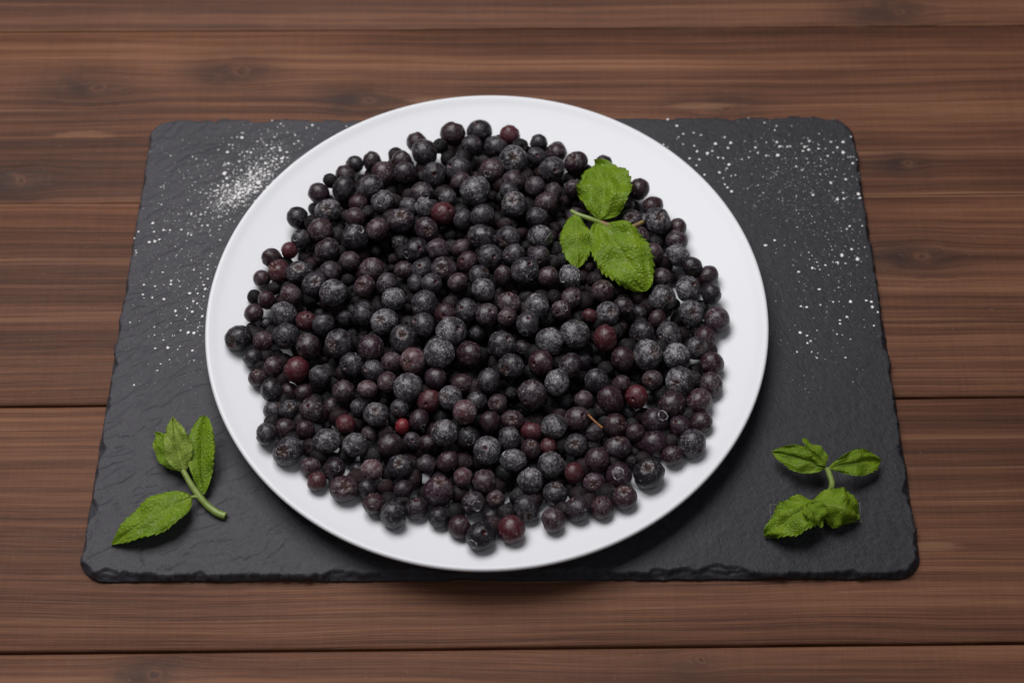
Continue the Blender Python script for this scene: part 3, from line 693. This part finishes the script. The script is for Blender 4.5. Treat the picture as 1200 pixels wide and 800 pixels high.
tag(obj('twig', mesh_np('twig', V, F), tw.m), 'short thin orange brown stalk sticking out of a berry right of centre', 'twig')

# ------------------------------------------------------------------ mint
def leaf_mat(name, back):
    m = Mat(name)
    uvn = m.n('ShaderNodeUVMap'); uvn.uv_map = 'UVMap'; uv = X(m.nt, uvn.outputs[0])
    vein = m.attr('vein')
    u, v, _ = m.sep(uv)
    wob = m.noise(m.vec(u*6.0, v*6.0, 0.0), 1, 2)
    net = m.voro(m.vec(u*24.0+wob*1.2, v*24.0+wob, 0.0), 1, 'DISTANCE_TO_EDGE')
    netl = 1.0-net.step(.0, .16)
    n = m.noise(m.coord(), 130, 4, .6); n2 = m.noise(m.coord(), 1300, 2, .5)
    if not back:
        col = m.ramp(n, [(.30, (.140, .240, .0090)), (.55, (.205, .320, .0120)), (.78, (.265, .380, .0160))])
        col = m.mix((netl*.30).clamp(), col, (.075, .150, .007))  # shade in the vein grooves, painted as darker net lines
        col = m.mix((vein*.62).clamp(), col, (.270, .370, .050))
    else:
        col = m.ramp(n, [(.30, (.215, .315, .026)), (.70, (.275, .375, .045))])
        col = m.mix((netl*.35+vein*.7).clamp(), col, (.38, .46, .13))
    col = m.mix(n2.step(.68, .8)*.12, col, (.03, .05, .006))
    m.set(Base_Color=col, Roughness=.47, Specular_IOR_Level=.36)
    m.bump(net.step(0, .40)*1.2-vein*.6+n2*.12, .6 if not back else .5, .0005)
    tr = m.n('ShaderNodeBsdfTranslucent'); tr.inputs[0].default_value = (.34, .52, .015, 1)
    ms = m.n('ShaderNodeMixShader'); ms.inputs[0].default_value = .34
    m.nt.links.new(m.b.outputs[0], ms.inputs[1]); m.nt.links.new(tr.outputs[0], ms.inputs[2]); m.nt.links.new(ms.outputs[0], m.out.inputs[0])
    return m.m
LF, LB = leaf_mat('mint_leaf_face', False), leaf_mat('mint_leaf_back', True)
stm = Mat('mint_stem'); sn = stm.noise(stm.coord(), 220, 3)
stm.set(Base_Color=stm.ramp(sn, [(.3, (.135, .205, .030)), (.7, (.235, .300, .075))]), Roughness=.42, Subsurface_Weight=.1, Subsurface_Radius=(.001, .001, .0005))
stb = Mat('mint_stem_brown'); sn = stb.noise(stb.coord(), 180, 3)
stb.set(Base_Color=stb.ramp(sn, [(.3, (.16, .07, .035)), (.7, (.24, .20, .05))]), Roughness=.45)

def leaf(parent, p0, p1, width, lift=0.0, side=0.0, roll=0.0, fold=18.0, droop=0.0, curl=0.0, seed=0, wmax=.42, wl=1.0, wr=1.0, twist=0.0, blunt=1.0, nv=7, wave=.0003, up=None, back=False, rumple=.0011):
    """p0 base, p1 tip (world); width full width; lift raises the middle; fold: V of the two halves (deg);
    roll turns it about its rib; curl bends margins down (+) ; droop bends the tip along the normal; wl/wr width of each half"""
    p0 = np.asarray(p0); p1 = np.asarray(p1); nt_, ns = 64, 33
    ax = p1-p0; L = np.linalg.norm(ax); ax /= L
    upv = np.array([0, -.25, .97]) if up is None else np.asarray(up, float)
    N0 = upv-ax*(upv@ax); N0 /= np.linalg.norm(N0); B0 = np.cross(N0, ax)
    t = np.linspace(0, 1, nt_); s = np.linspace(-1, 1, ns)
    Mx = p0+ax*(L*t)[:, None]+N0*(lift*4*t*(1-t)-droop*t**3)[:, None]+B0*(side*4*t*(1-t))[:, None]
    Tn = np.gradient(Mx, axis=0); Tn /= np.linalg.norm(Tn, axis=1)[:, None]
    e = math.log(.5)/math.log(wmax)
    prof = np.sin(math.pi*np.clip(t, 0, 1)**e)**(.78*blunt)
    prof = prof*(1-.25*t*(blunt >= 1)); prof /= prof.max()
    prof = np.maximum(prof, .018)
    saw = (t*13.5) % 1.0; tooth = 1+.10*(saw**1.3-.45)*np.clip(np.minimum(t*8, (1-t)*7), 0, 1)
    Pp = np.zeros((nt_, ns, 3)); vein = np.zeros((nt_, ns)); Nn = np.zeros((nt_, ns, 3))
    for i in range(nt_):
        ang = math.radians(roll+twist*t[i])
        n_ = N0-Tn[i]*(N0@Tn[i]); n_ /= np.linalg.norm(n_); b_ = np.cross(n_, Tn[i])
        n2 = n_*math.cos(ang)-b_*math.sin(ang); b2 = b_*math.cos(ang)+n_*math.sin(ang)
        w_ = width/2*prof[i]*np.where(s < 0, wl, wr)
        mar = np.where(np.abs(s) > .9, tooth[i], 1.0)
        a = np.abs(s)
        fo = math.radians(fold)*np.clip(1-.35*a, 0, 1)
        cl = curl*a**2
        lat_ = np.sign(s)*w_*mar*a*np.cos(fo-cl*.5)
        hgt = w_*a*np.sin(fo)-w_*curl*a**2*.6
        # rugose blade: puffed between side veins
        vv = t[i]*nv-a*1.55*(1-.25*a)+(s > 0)*.45
        ph = np.abs(np.sin(math.pi*vv))
        puff = (ph**.6)*np.clip(1-a**4, 0, 1)*np.clip(a*5, 0, 1)*prof[i]
        hgt = hgt+width*.016*puff+wave*np.sin(t[i]*17+seed*2.1+np.sign(s)*1.3)*a**2*3+wave*1.3*perlin(t[i]*5+seed*3.7, s*2.2+seed, 90+seed)*2+rumple*np.clip(t[i]*3, 0, 1)*(perlin(t[i]*3.1+seed*1.7, s*1.6+seed, 120+seed)*1.5+np.sin(t[i]*8+seed)*.35*a)
        Pp[i] = Mx[i]+np.outer(lat_, b2)+np.outer(hgt, n2)+np.outer(np.where(a > .9, (saw[i]-.3)*.0009*np.clip(min(t[i]*8, (1-t[i])*7), 0, 1), 0), Tn[i])
        mid = np.exp(-(a*w_/max(.00042*(1.25-t[i]), 1e-5))**2)
        vein[i] = np.clip(mid+np.exp(-(ph/.14)**2)*np.clip(1-a*.9, 0, 1)*.65*(a > .03), 0, 1)
    du = np.gradient(Pp, axis=0); dv_ = np.gradient(Pp, axis=1)
    Nn = np.cross(du, dv_); Nn /= (np.linalg.norm(Nn, axis=2)[..., None]+1e-12)
    if np.mean(Nn @ N0) < 0 and abs(roll) < 90: Nn = -Nn; flip = True
    else: flip = False
    th = .00022
    V = np.concatenate([(Pp+Nn*th/2).reshape(-1, 3), (Pp-Nn*th/2).reshape(-1, 3)])
    id_ = np.arange(nt_*ns).reshape(nt_, ns)
    q = np.stack([id_[:-1, :-1], id_[1:, :-1], id_[1:, 1:], id_[:-1, 1:]], -1).reshape(-1, 4)
    if flip: q = q[:, ::-1]
    o2 = nt_*ns; qb = q[:, ::-1]+o2
    loop = np.concatenate([id_[:, 0], id_[-1, 1:], id_[::-1, -1][1:], id_[0, ::-1][1:]])
    l0, l1 = loop[:-1], loop[1:]
    rim = np.stack([l0, l1, l1+o2, l0+o2], 1)
    me = mesh_np('leaf', V, [np.concatenate([q, qb, rim])])
    fattr(me, 'vein', np.concatenate([vein.ravel(), vein.ravel()]))
    tt, ss = np.meshgrid(t, s, indexing='ij')
    UV = np.stack([tt.ravel(), (ss*prof[:, None]*.5*np.ones_like(ss)).ravel()*width/L+.5+seed*.37], 1); UV = np.concatenate([UV, UV])
    uvl = me.uv_layers.new(name='UVMap'); li = np.empty(len(me.loops), np.int32); me.loops.foreach_get('vertex_index', li)
    uvl.data.foreach_set('uv', UV[li].astype(np.float32).ravel())
    for mm in ((LB, LF) if back else (LF, LB)): me.materials.append(mm)
    mi = np.zeros(len(me.polygons), np.int32); mi[len(q):2*len(q)] = 1
    me.polygons.foreach_set('material_index', mi)
    o = bpy.data.objects.new('leaf', me); COL.objects.link(o); o.parent = parent
    o.matrix_parent_inverse = Matrix.Translation(parent.location).inverted()
    return o
def stem(parent, pts, rad, mat=None, name='stem'):
    V, F = tube(pts, rad, 12, 8); me = mesh_np(name, V, F)
    o = obj(name, me, mat or stm.m, parent); o.matrix_parent_inverse = Matrix.Translation(parent.location).inverted(); return o
TZ = SZ+.0006
# sprig lying on the left of the board
s1 = tag(empty('mint_sprig', at(245, 595, TZ)), 'green mint sprig lying on the slate left of the plate', 'mint')
stem(s1, [at(264.5, 604.5, TZ+.0016), at(254, 600.5, TZ+.0018), at(243, 592, TZ+.0025), at(232.5, 580, TZ+.0040), at(223, 566, TZ+.0058), at(214.5, 551, TZ+.0075)], [.0019, .0018, .0017, .0016, .0013])
stem(s1, [at(236, 585, TZ+.0035), at(230, 582, TZ+.0045), at(222, 583, TZ+.0058)], [.0010, .0009, .0008], name='petiole')
leaf(s1, at(224, 582.5, TZ+.0062), at(131, 637.5, TZ+.0006), .0205, lift=.0050, roll=14, fold=10, seed=1, wmax=.40, wl=1.0, wr=.95, curl=.15)
leaf(s1, at(214.5, 553, TZ+.0075), at(202, 488.5, TZ+.0180), .0140, lift=.0016, roll=8, fold=20, seed=2, wmax=.45, back=True)
leaf(s1, at(213, 552, TZ+.0068), at(181.5, 506, TZ+.0060), .0125, lift=.0008, roll=-12, fold=14, seed=3, wmax=.5)
leaf(s1, at(239, 579, TZ+.0036), at(240, 487, TZ+.0120), .0155, lift=.0006, side=.0012, roll=14, fold=40, seed=4, wmax=.55, blunt=.75, twist=-20)
# sprig lying on the right of the board
s2 = tag(empty('mint_sprig', at(958, 592, TZ)), 'crumpled bright green mint sprig lying on the slate right of the plate', 'mint')
stem(s2, [at(969, 548, TZ+.0105), at(972.5, 557, TZ+.0095), at(975, 568, TZ+.0085), at(970, 580, TZ+.0055), at(955, 592, TZ+.003)], [.0013, .0014, .0015, .0015])
leaf(s2, at(967.5, 548, TZ+.0105), at(905, 529.5, TZ+.0060), .0136, lift=.0030, roll=-24, fold=22, seed=5, wmax=.48)
leaf(s2, at(967, 546, TZ+.0105), at(940, 514.5, TZ+.0130), .0085, lift=.0015, roll=20, fold=25, seed=6, wmax=.42)
leaf(s2, at(970.5, 548, TZ+.0105), at(1031, 540, TZ+.0030), .0134, lift=.0035, roll=12, fold=20, seed=7, wmax=.55)
leaf(s2, at(950, 588, TZ+.0080), at(1007, 606, TZ+.0030), .0230, lift=.0085, roll=8, fold=-24, curl=.5, seed=8, wmax=.5, blunt=.55, wave=.0005)
leaf(s2, at(957, 588, TZ+.0095), at(895, 628, TZ+.0012), .0190, lift=.0055, roll=18, fold=16, seed=9, wmax=.42, wave=.0005, curl=.3)
leaf(s2, at(947, 591, TZ+.0115), at(961, 617, TZ+.0080), .0125, lift=.0030, roll=-10, fold=24, seed=10, wmax=.42)
# sprig on the berries
hz = max(zsurf(705, 262), zsurf(690, 250))+.0105
s3 = tag(empty('mint_sprig', at(703, 258, hz)), 'green mint sprig lying on top of the heaped berries', 'mint')
stem(s3, [at(669.5, 247, hz+.0020), at(676, 251, hz+.0024), at(690, 256, hz+.0026), at(704, 261, hz+.0018)], [.0010, .0012, .0013, .0013])
stem(s3, [at(704, 261, hz+.0030), at(722, 266.5, hz+.0050), at(738, 267, hz+.0050), at(754, 259.5, hz+.0056)], [.0013, .0014, .0015, .0009], stb.m)
leaf(s3, at(702.5, 257, hz+.0020), at(697, 193, hz+.0005), .0290, lift=.0045, side=-.0035, roll=-4, fold=14, seed=11, wmax=.52, blunt=.62, wave=.0007, curl=.35, rumple=.0026)
leaf(s3, at(673.5, 250, hz+.0022), at(676, 314, hz-.0005), .0172, lift=.0035, roll=-2, fold=-14, seed=12, wmax=.55, blunt=.8, wave=.0003, curl=.15)
leaf(s3, at(700, 261, hz+.0025), at(757.5, 340.5, hz-.0010), .0285, lift=.0050, roll=4, fold=14, seed=13, wmax=.50, blunt=.75, wave=.0006, curl=.3, rumple=.0022)

# ------------------------------------------------------------------ powder spilled on the slate
pw = Mat('white_powder'); pw.set(Base_Color=(.80, .79, .79), Roughness=.9, Subsurface_Weight=.0)
bm = bmesh.new(); bmesh.ops.create_icosphere(bm, subdivisions=2, radius=1); me0 = bpy.data.meshes.new('g'); bm.to_mesh(me0); bm.free()
iv = np.array([v.co[:] for v in me0.vertices]); itri = np.array([list(p.vertices) for p in me0.polygons])
def slate_top(x, y):
    i = int(round((x-gx[0])/h)); j = int(round((y-gy[0])/h))
    if 0 <= i < used.shape[0] and 0 <= j < used.shape[1] and used[i, j]: return PZ[i, j]
    return None
def powder(name, label, spots, blobs, seed):
    g = np.random.default_rng(seed); pts = [(x, y, r*g.uniform(.55, 1.0)) for x, y, r in spots]
    for cx_, cy_, sx, sy, rot, n, r0, r1 in blobs:
        for _ in range(n):
            a, b = g.normal()*sx, g.normal()*sy
            c, s = math.cos(rot), math.sin(rot)
            rr = r0+(r1-r0)*g.random()**3.2
            pts.append((cx_+a*c-b*s, cy_+a*s+b*c, rr))
    V = []; F = []; n0 = 0
    for x, y, r in pts:
        w_ = at(x, y, SZ); z = slate_top(w_[0], w_[1])
        if z is None or math.hypot(w_[0]-PC[0], w_[1]-PC[1]) < .1: continue
        r_ = r*.00031
        k = 1 if r < 3.3 else 4
        for q in range(k):
            ro = r_ if k == 1 else r_*g.uniform(.5, .8)
            o = np.zeros(3) if k == 1 else np.append(g.normal(size=2)*r_*.45, 0)
            jit = 1+.16*g.normal(size=(len(iv), 1))
            V.append(iv*jit*np.array([ro*g.uniform(.8, 1.25), ro*g.uniform(.8, 1.25), ro*.5])+np.array([w_[0], w_[1], z+ro*.40])+o); F.append(itri+n0); n0 += len(iv)
    me = mesh_np(name, np.concatenate(V), [np.concatenate(F)])
    tag(obj(name, me, pw.m), label, 'powder', kind='stuff')
e8 = lambda ox, oy, L: [(ox+a/8, oy+b/8, r) for a, b, r in L]
sp = e8(260, 140, [(472, 12, 2.6), (552, 52, 2.4), (850, 60, 2.4), (795, 82, 2.2), (617, 124, 2), (688, 155, 2.4), (680, 238, 2.6), (192, 130, 2.6), (190, 178, 3.6), (333, 212, 2.6), (420, 250, 2.8), (470, 285, 2.8), (465, 245, 1.8), (550, 300, 3.2), (612, 316, 2.8), (580, 375, 3.4), (615, 368, 2.6), (512, 382, 2.4), (565, 405, 2.6), (520, 430, 2.2), (495, 455, 2.2), (410, 420, 2.4), (403, 475, 2.6), (412, 352, 2), (372, 375, 2), (327, 420, 2.8), (300, 460, 2.2), (55, 315, 2.8), (103, 275, 2.2), (70, 245, 1.8), (170, 335, 2.6), (215, 350, 2.2), (238, 308, 2.2), (275, 322, 2.6), (166, 403, 3), (62, 420, 2.8), (20, 435, 2), (24, 510, 4), (48, 560, 2.2), (60, 470, 1.8), (262, 515, 2.2), (298, 560, 2.8), (360, 495, 2.8), (328, 512, 2.6), (445, 520, 3.2), (400, 535, 2.8), (440, 490, 2.2), (435, 565, 2.2), (55, 625, 3), (75, 670, 3), (140, 620, 3.4), (225, 615, 4.4), (345, 600, 4.4), (320, 640, 3.6), (265, 665, 3), (310, 685, 3), (160, 700, 4.4), (200, 690, 4), (120, 740, 4), (170, 745, 5), (210, 655, 3), (16, 722, 2), (95, 775, 3), (200, 780, 3)])
s3_ = lambda L: [(a*.325, 220+b*.325, r) for a, b, r in L]
sp += s3_([(552, 130, 2.6), (556, 160, 2.8), (500, 160, 2), (485, 182, 2), (540, 200, 2.6), (560, 197, 3), (576, 190, 2.6), (590, 155, 2.2), (614, 155, 1.8), (655, 155, 2.6), (680, 165, 3), (690, 172, 2.4), (472, 235, 2), (493, 237, 2.2), (690, 100, 2.2), (750, 140, 2.6), (795, 190, 2.6), (588, 308, 2.4), (618, 338, 2.6), (617, 350, 2), (560, 357, 2), (520, 352, 2), (516, 387, 3), (550, 398, 2.6), (592, 404, 2.4), (650, 357, 2), (685, 383, 3), (700, 298, 2), (750, 296, 2), (735, 352, 2.6), (750, 330, 2.4), (740, 370, 2.4), (714, 384, 2.2), (736, 395, 2.6), (700, 412, 2.4), (712, 420, 2.6), (676, 437, 2), (695, 450, 3), (634, 447, 2.6), (637, 463, 2.4), (617, 490, 2), (557, 503, 2), (558, 532, 2), (730, 465, 3), (715, 505, 2.4), (700, 525, 3.6), (680, 525, 2.6), (607, 580, 3.6), (612, 622, 2.2), (642, 585, 1.8), (580, 637, 2), (568, 660, 2.4), (484, 713, 2.2), (694, 588, 2), (590, 550, 1.8), (560, 580, 1.6), (470, 487, 1.4)])
powder('powder_spill', 'white powder grains dusted over the slate at upper left', sp,
       [(284, 222, 26, 9, -.55, 520, .3, 2.0), (280, 226, 20, 7, -.6, 1500, .2, .7), (300, 200, 32, 16, -.7, 900, .18, .6), (300, 200, 30, 14, -.7, 260, .4, 1.7), (270, 190, 50, 30, -.5, 240, .35, 1.3), (250, 240, 45, 32, -.6, 240, .35, 1.3), (238, 335, 22, 40, .2, 170, .35, 1.4), (200, 300, 30, 60, .1, 150, .3, 1.1), (205, 400, 20, 30, 0, 60, .2, .8), (215, 330, 36, 70, .15, 700, .14, .5)], 3)
s4 = lambda L: [(880+a*.45, 120+b*.45, r) for a, b, r in L]
sp2 = e8(710, 140, [(580, 5, 2.6), (665, 65, 2.6), (725, 140, 2.2), (682, 168, 2.2), (822, 128, 2.6), (893, 150, 2.6), (1113, 172, 2.8), (723, 236, 2.8), (828, 250, 2.8), (1027, 235, 3), (1170, 224, 3), (1145, 270, 2.8), (855, 302, 2.8), (957, 325, 3.4), (998, 300, 2.4), (1053, 362, 2.6), (1100, 366, 2.8), (785, 370, 3), (878, 380, 2.2), (850, 433, 3), (1155, 428, 3), (1135, 462, 3), (1065, 500, 2.4), (1100, 552, 2.6), (925, 520, 2.4), (1180, 680, 2.8), (1175, 530, 2.2), (1140, 640, 2.2), (1115, 610, 2), (580, 262, 2), (540, 240, 1.8)])
sp2 += s4([(35, 54, 3), (62, 74, 2), (12, 118, 3), (40, 105, 2.6), (68, 105, 2.6), (75, 117, 3.4), (95, 117, 3.2), (102, 115, 2.6), (70, 140, 3.4), (40, 140, 2.8), (18, 133, 2.4), (118, 168, 3), (152, 102, 3), (140, 118, 3), (150, 125, 3.2), (135, 128, 2.6), (176, 122, 3), (208, 104, 3.6), (240, 105, 2.6), (225, 118, 3), (240, 132, 3.2), (200, 140, 2.8), (265, 160, 2.4), (208, 210, 3), (247, 202, 2.6), (162, 242, 2.6), (240, 236, 2.6), (225, 254, 3.6), (242, 252, 3), (280, 240, 2.8), (284, 250, 3), (250, 330, 2.4), (257, 323, 2.2), (290, 322, 2.6), (62, 360, 2.8), (38, 373, 3.2), (262, 383, 3.6), (237, 400, 3.6), (226, 418, 3), (246, 420, 2.4), (277, 410, 3.2), (194, 425, 2.6), (160, 432, 2.6), (178, 488, 3), (124, 442, 2.2), (130, 532, 2.2), (145, 534, 2.2), (181, 528, 2), (214, 520, 2.4), (259, 520, 2.8), (300, 517, 2.2), (314, 520, 2.6), (316, 534, 2.8), (330, 547, 2.2), (250, 560, 2.2), (232, 568, 2.2), (232, 577, 2), (238, 606, 2), (224, 604, 2), (259, 617, 1.8), (320, 582, 2), (128, 600, 2.2), (172, 594, 2), (146, 608, 1.8), (147, 627, 2.6), (155, 622, 2), (120, 650, 2.6), (158, 650, 2), (174, 653, 1.8), (172, 666, 2), (246, 665, 1.8)])
powder('powder_spill', 'white powder grains dusted over the slate at upper right', sp2,
       [(935, 215, 50, 34, .1, 900, .15, .55), (930, 180, 60, 14, .0, 150, .4, 1.5), (940, 215, 45, 30, .2, 330, .3, 1.1), (990, 290, 22, 30, 0, 120, .3, 1.3), (960, 330, 40, 40, 0, 130, .3, 1.0), (955, 400, 30, 30, 0, 60, .3, .9)], 5)

# ------------------------------------------------------------------ faint scratched outline under the right sprig
sk = Mat('scratch'); kn = sk.noise(sk.coord(), 700, 2); sk.set(Base_Color=sk.ramp(kn, [(.35, (.05, .05, .05)), (.65, (.20, .19, .18))]), Roughness=.8)
c4 = [(902, 591.5), (1007, 589.5), (1009.5, 611.5), (904, 613)]
bm = bmesh.new()
for k in range(4):
    a = at(*c4[k], SZ); b = at(*c4[(k+1) % 4], SZ); nseg = 40 if k % 2 == 0 else 12
    dr = (b-a)/np.linalg.norm(b-a); nn = np.array([-dr[1], dr[0], 0])*.00014
    last = None
    for q in range(nseg+1):
        p = a+(b-a)*q/nseg; zz = slate_top(p[0], p[1])+.00028
        cur = [bm.verts.new((*(p+nn)[:2], zz)), bm.verts.new((*(p-nn)[:2], zz)), bm.verts.new((*(p-nn)[:2], zz-.0005)), bm.verts.new((*(p+nn)[:2], zz-.0005))]
        if last:
            for e_ in range(4): bm.faces.new((last[e_], last[(e_+1) % 4], cur[(e_+1) % 4], cur[e_]))
        else: bm.faces.new(cur)
        last = cur
    bm.faces.new(last[::-1])
me = bpy.data.meshes.new('scratched_outline'); bm.to_mesh(me); bm.free()
tag(obj('scratched_outline', me, sk.m), 'thin pale rectangular outline on the slate beneath the right mint sprig', 'outline mark')
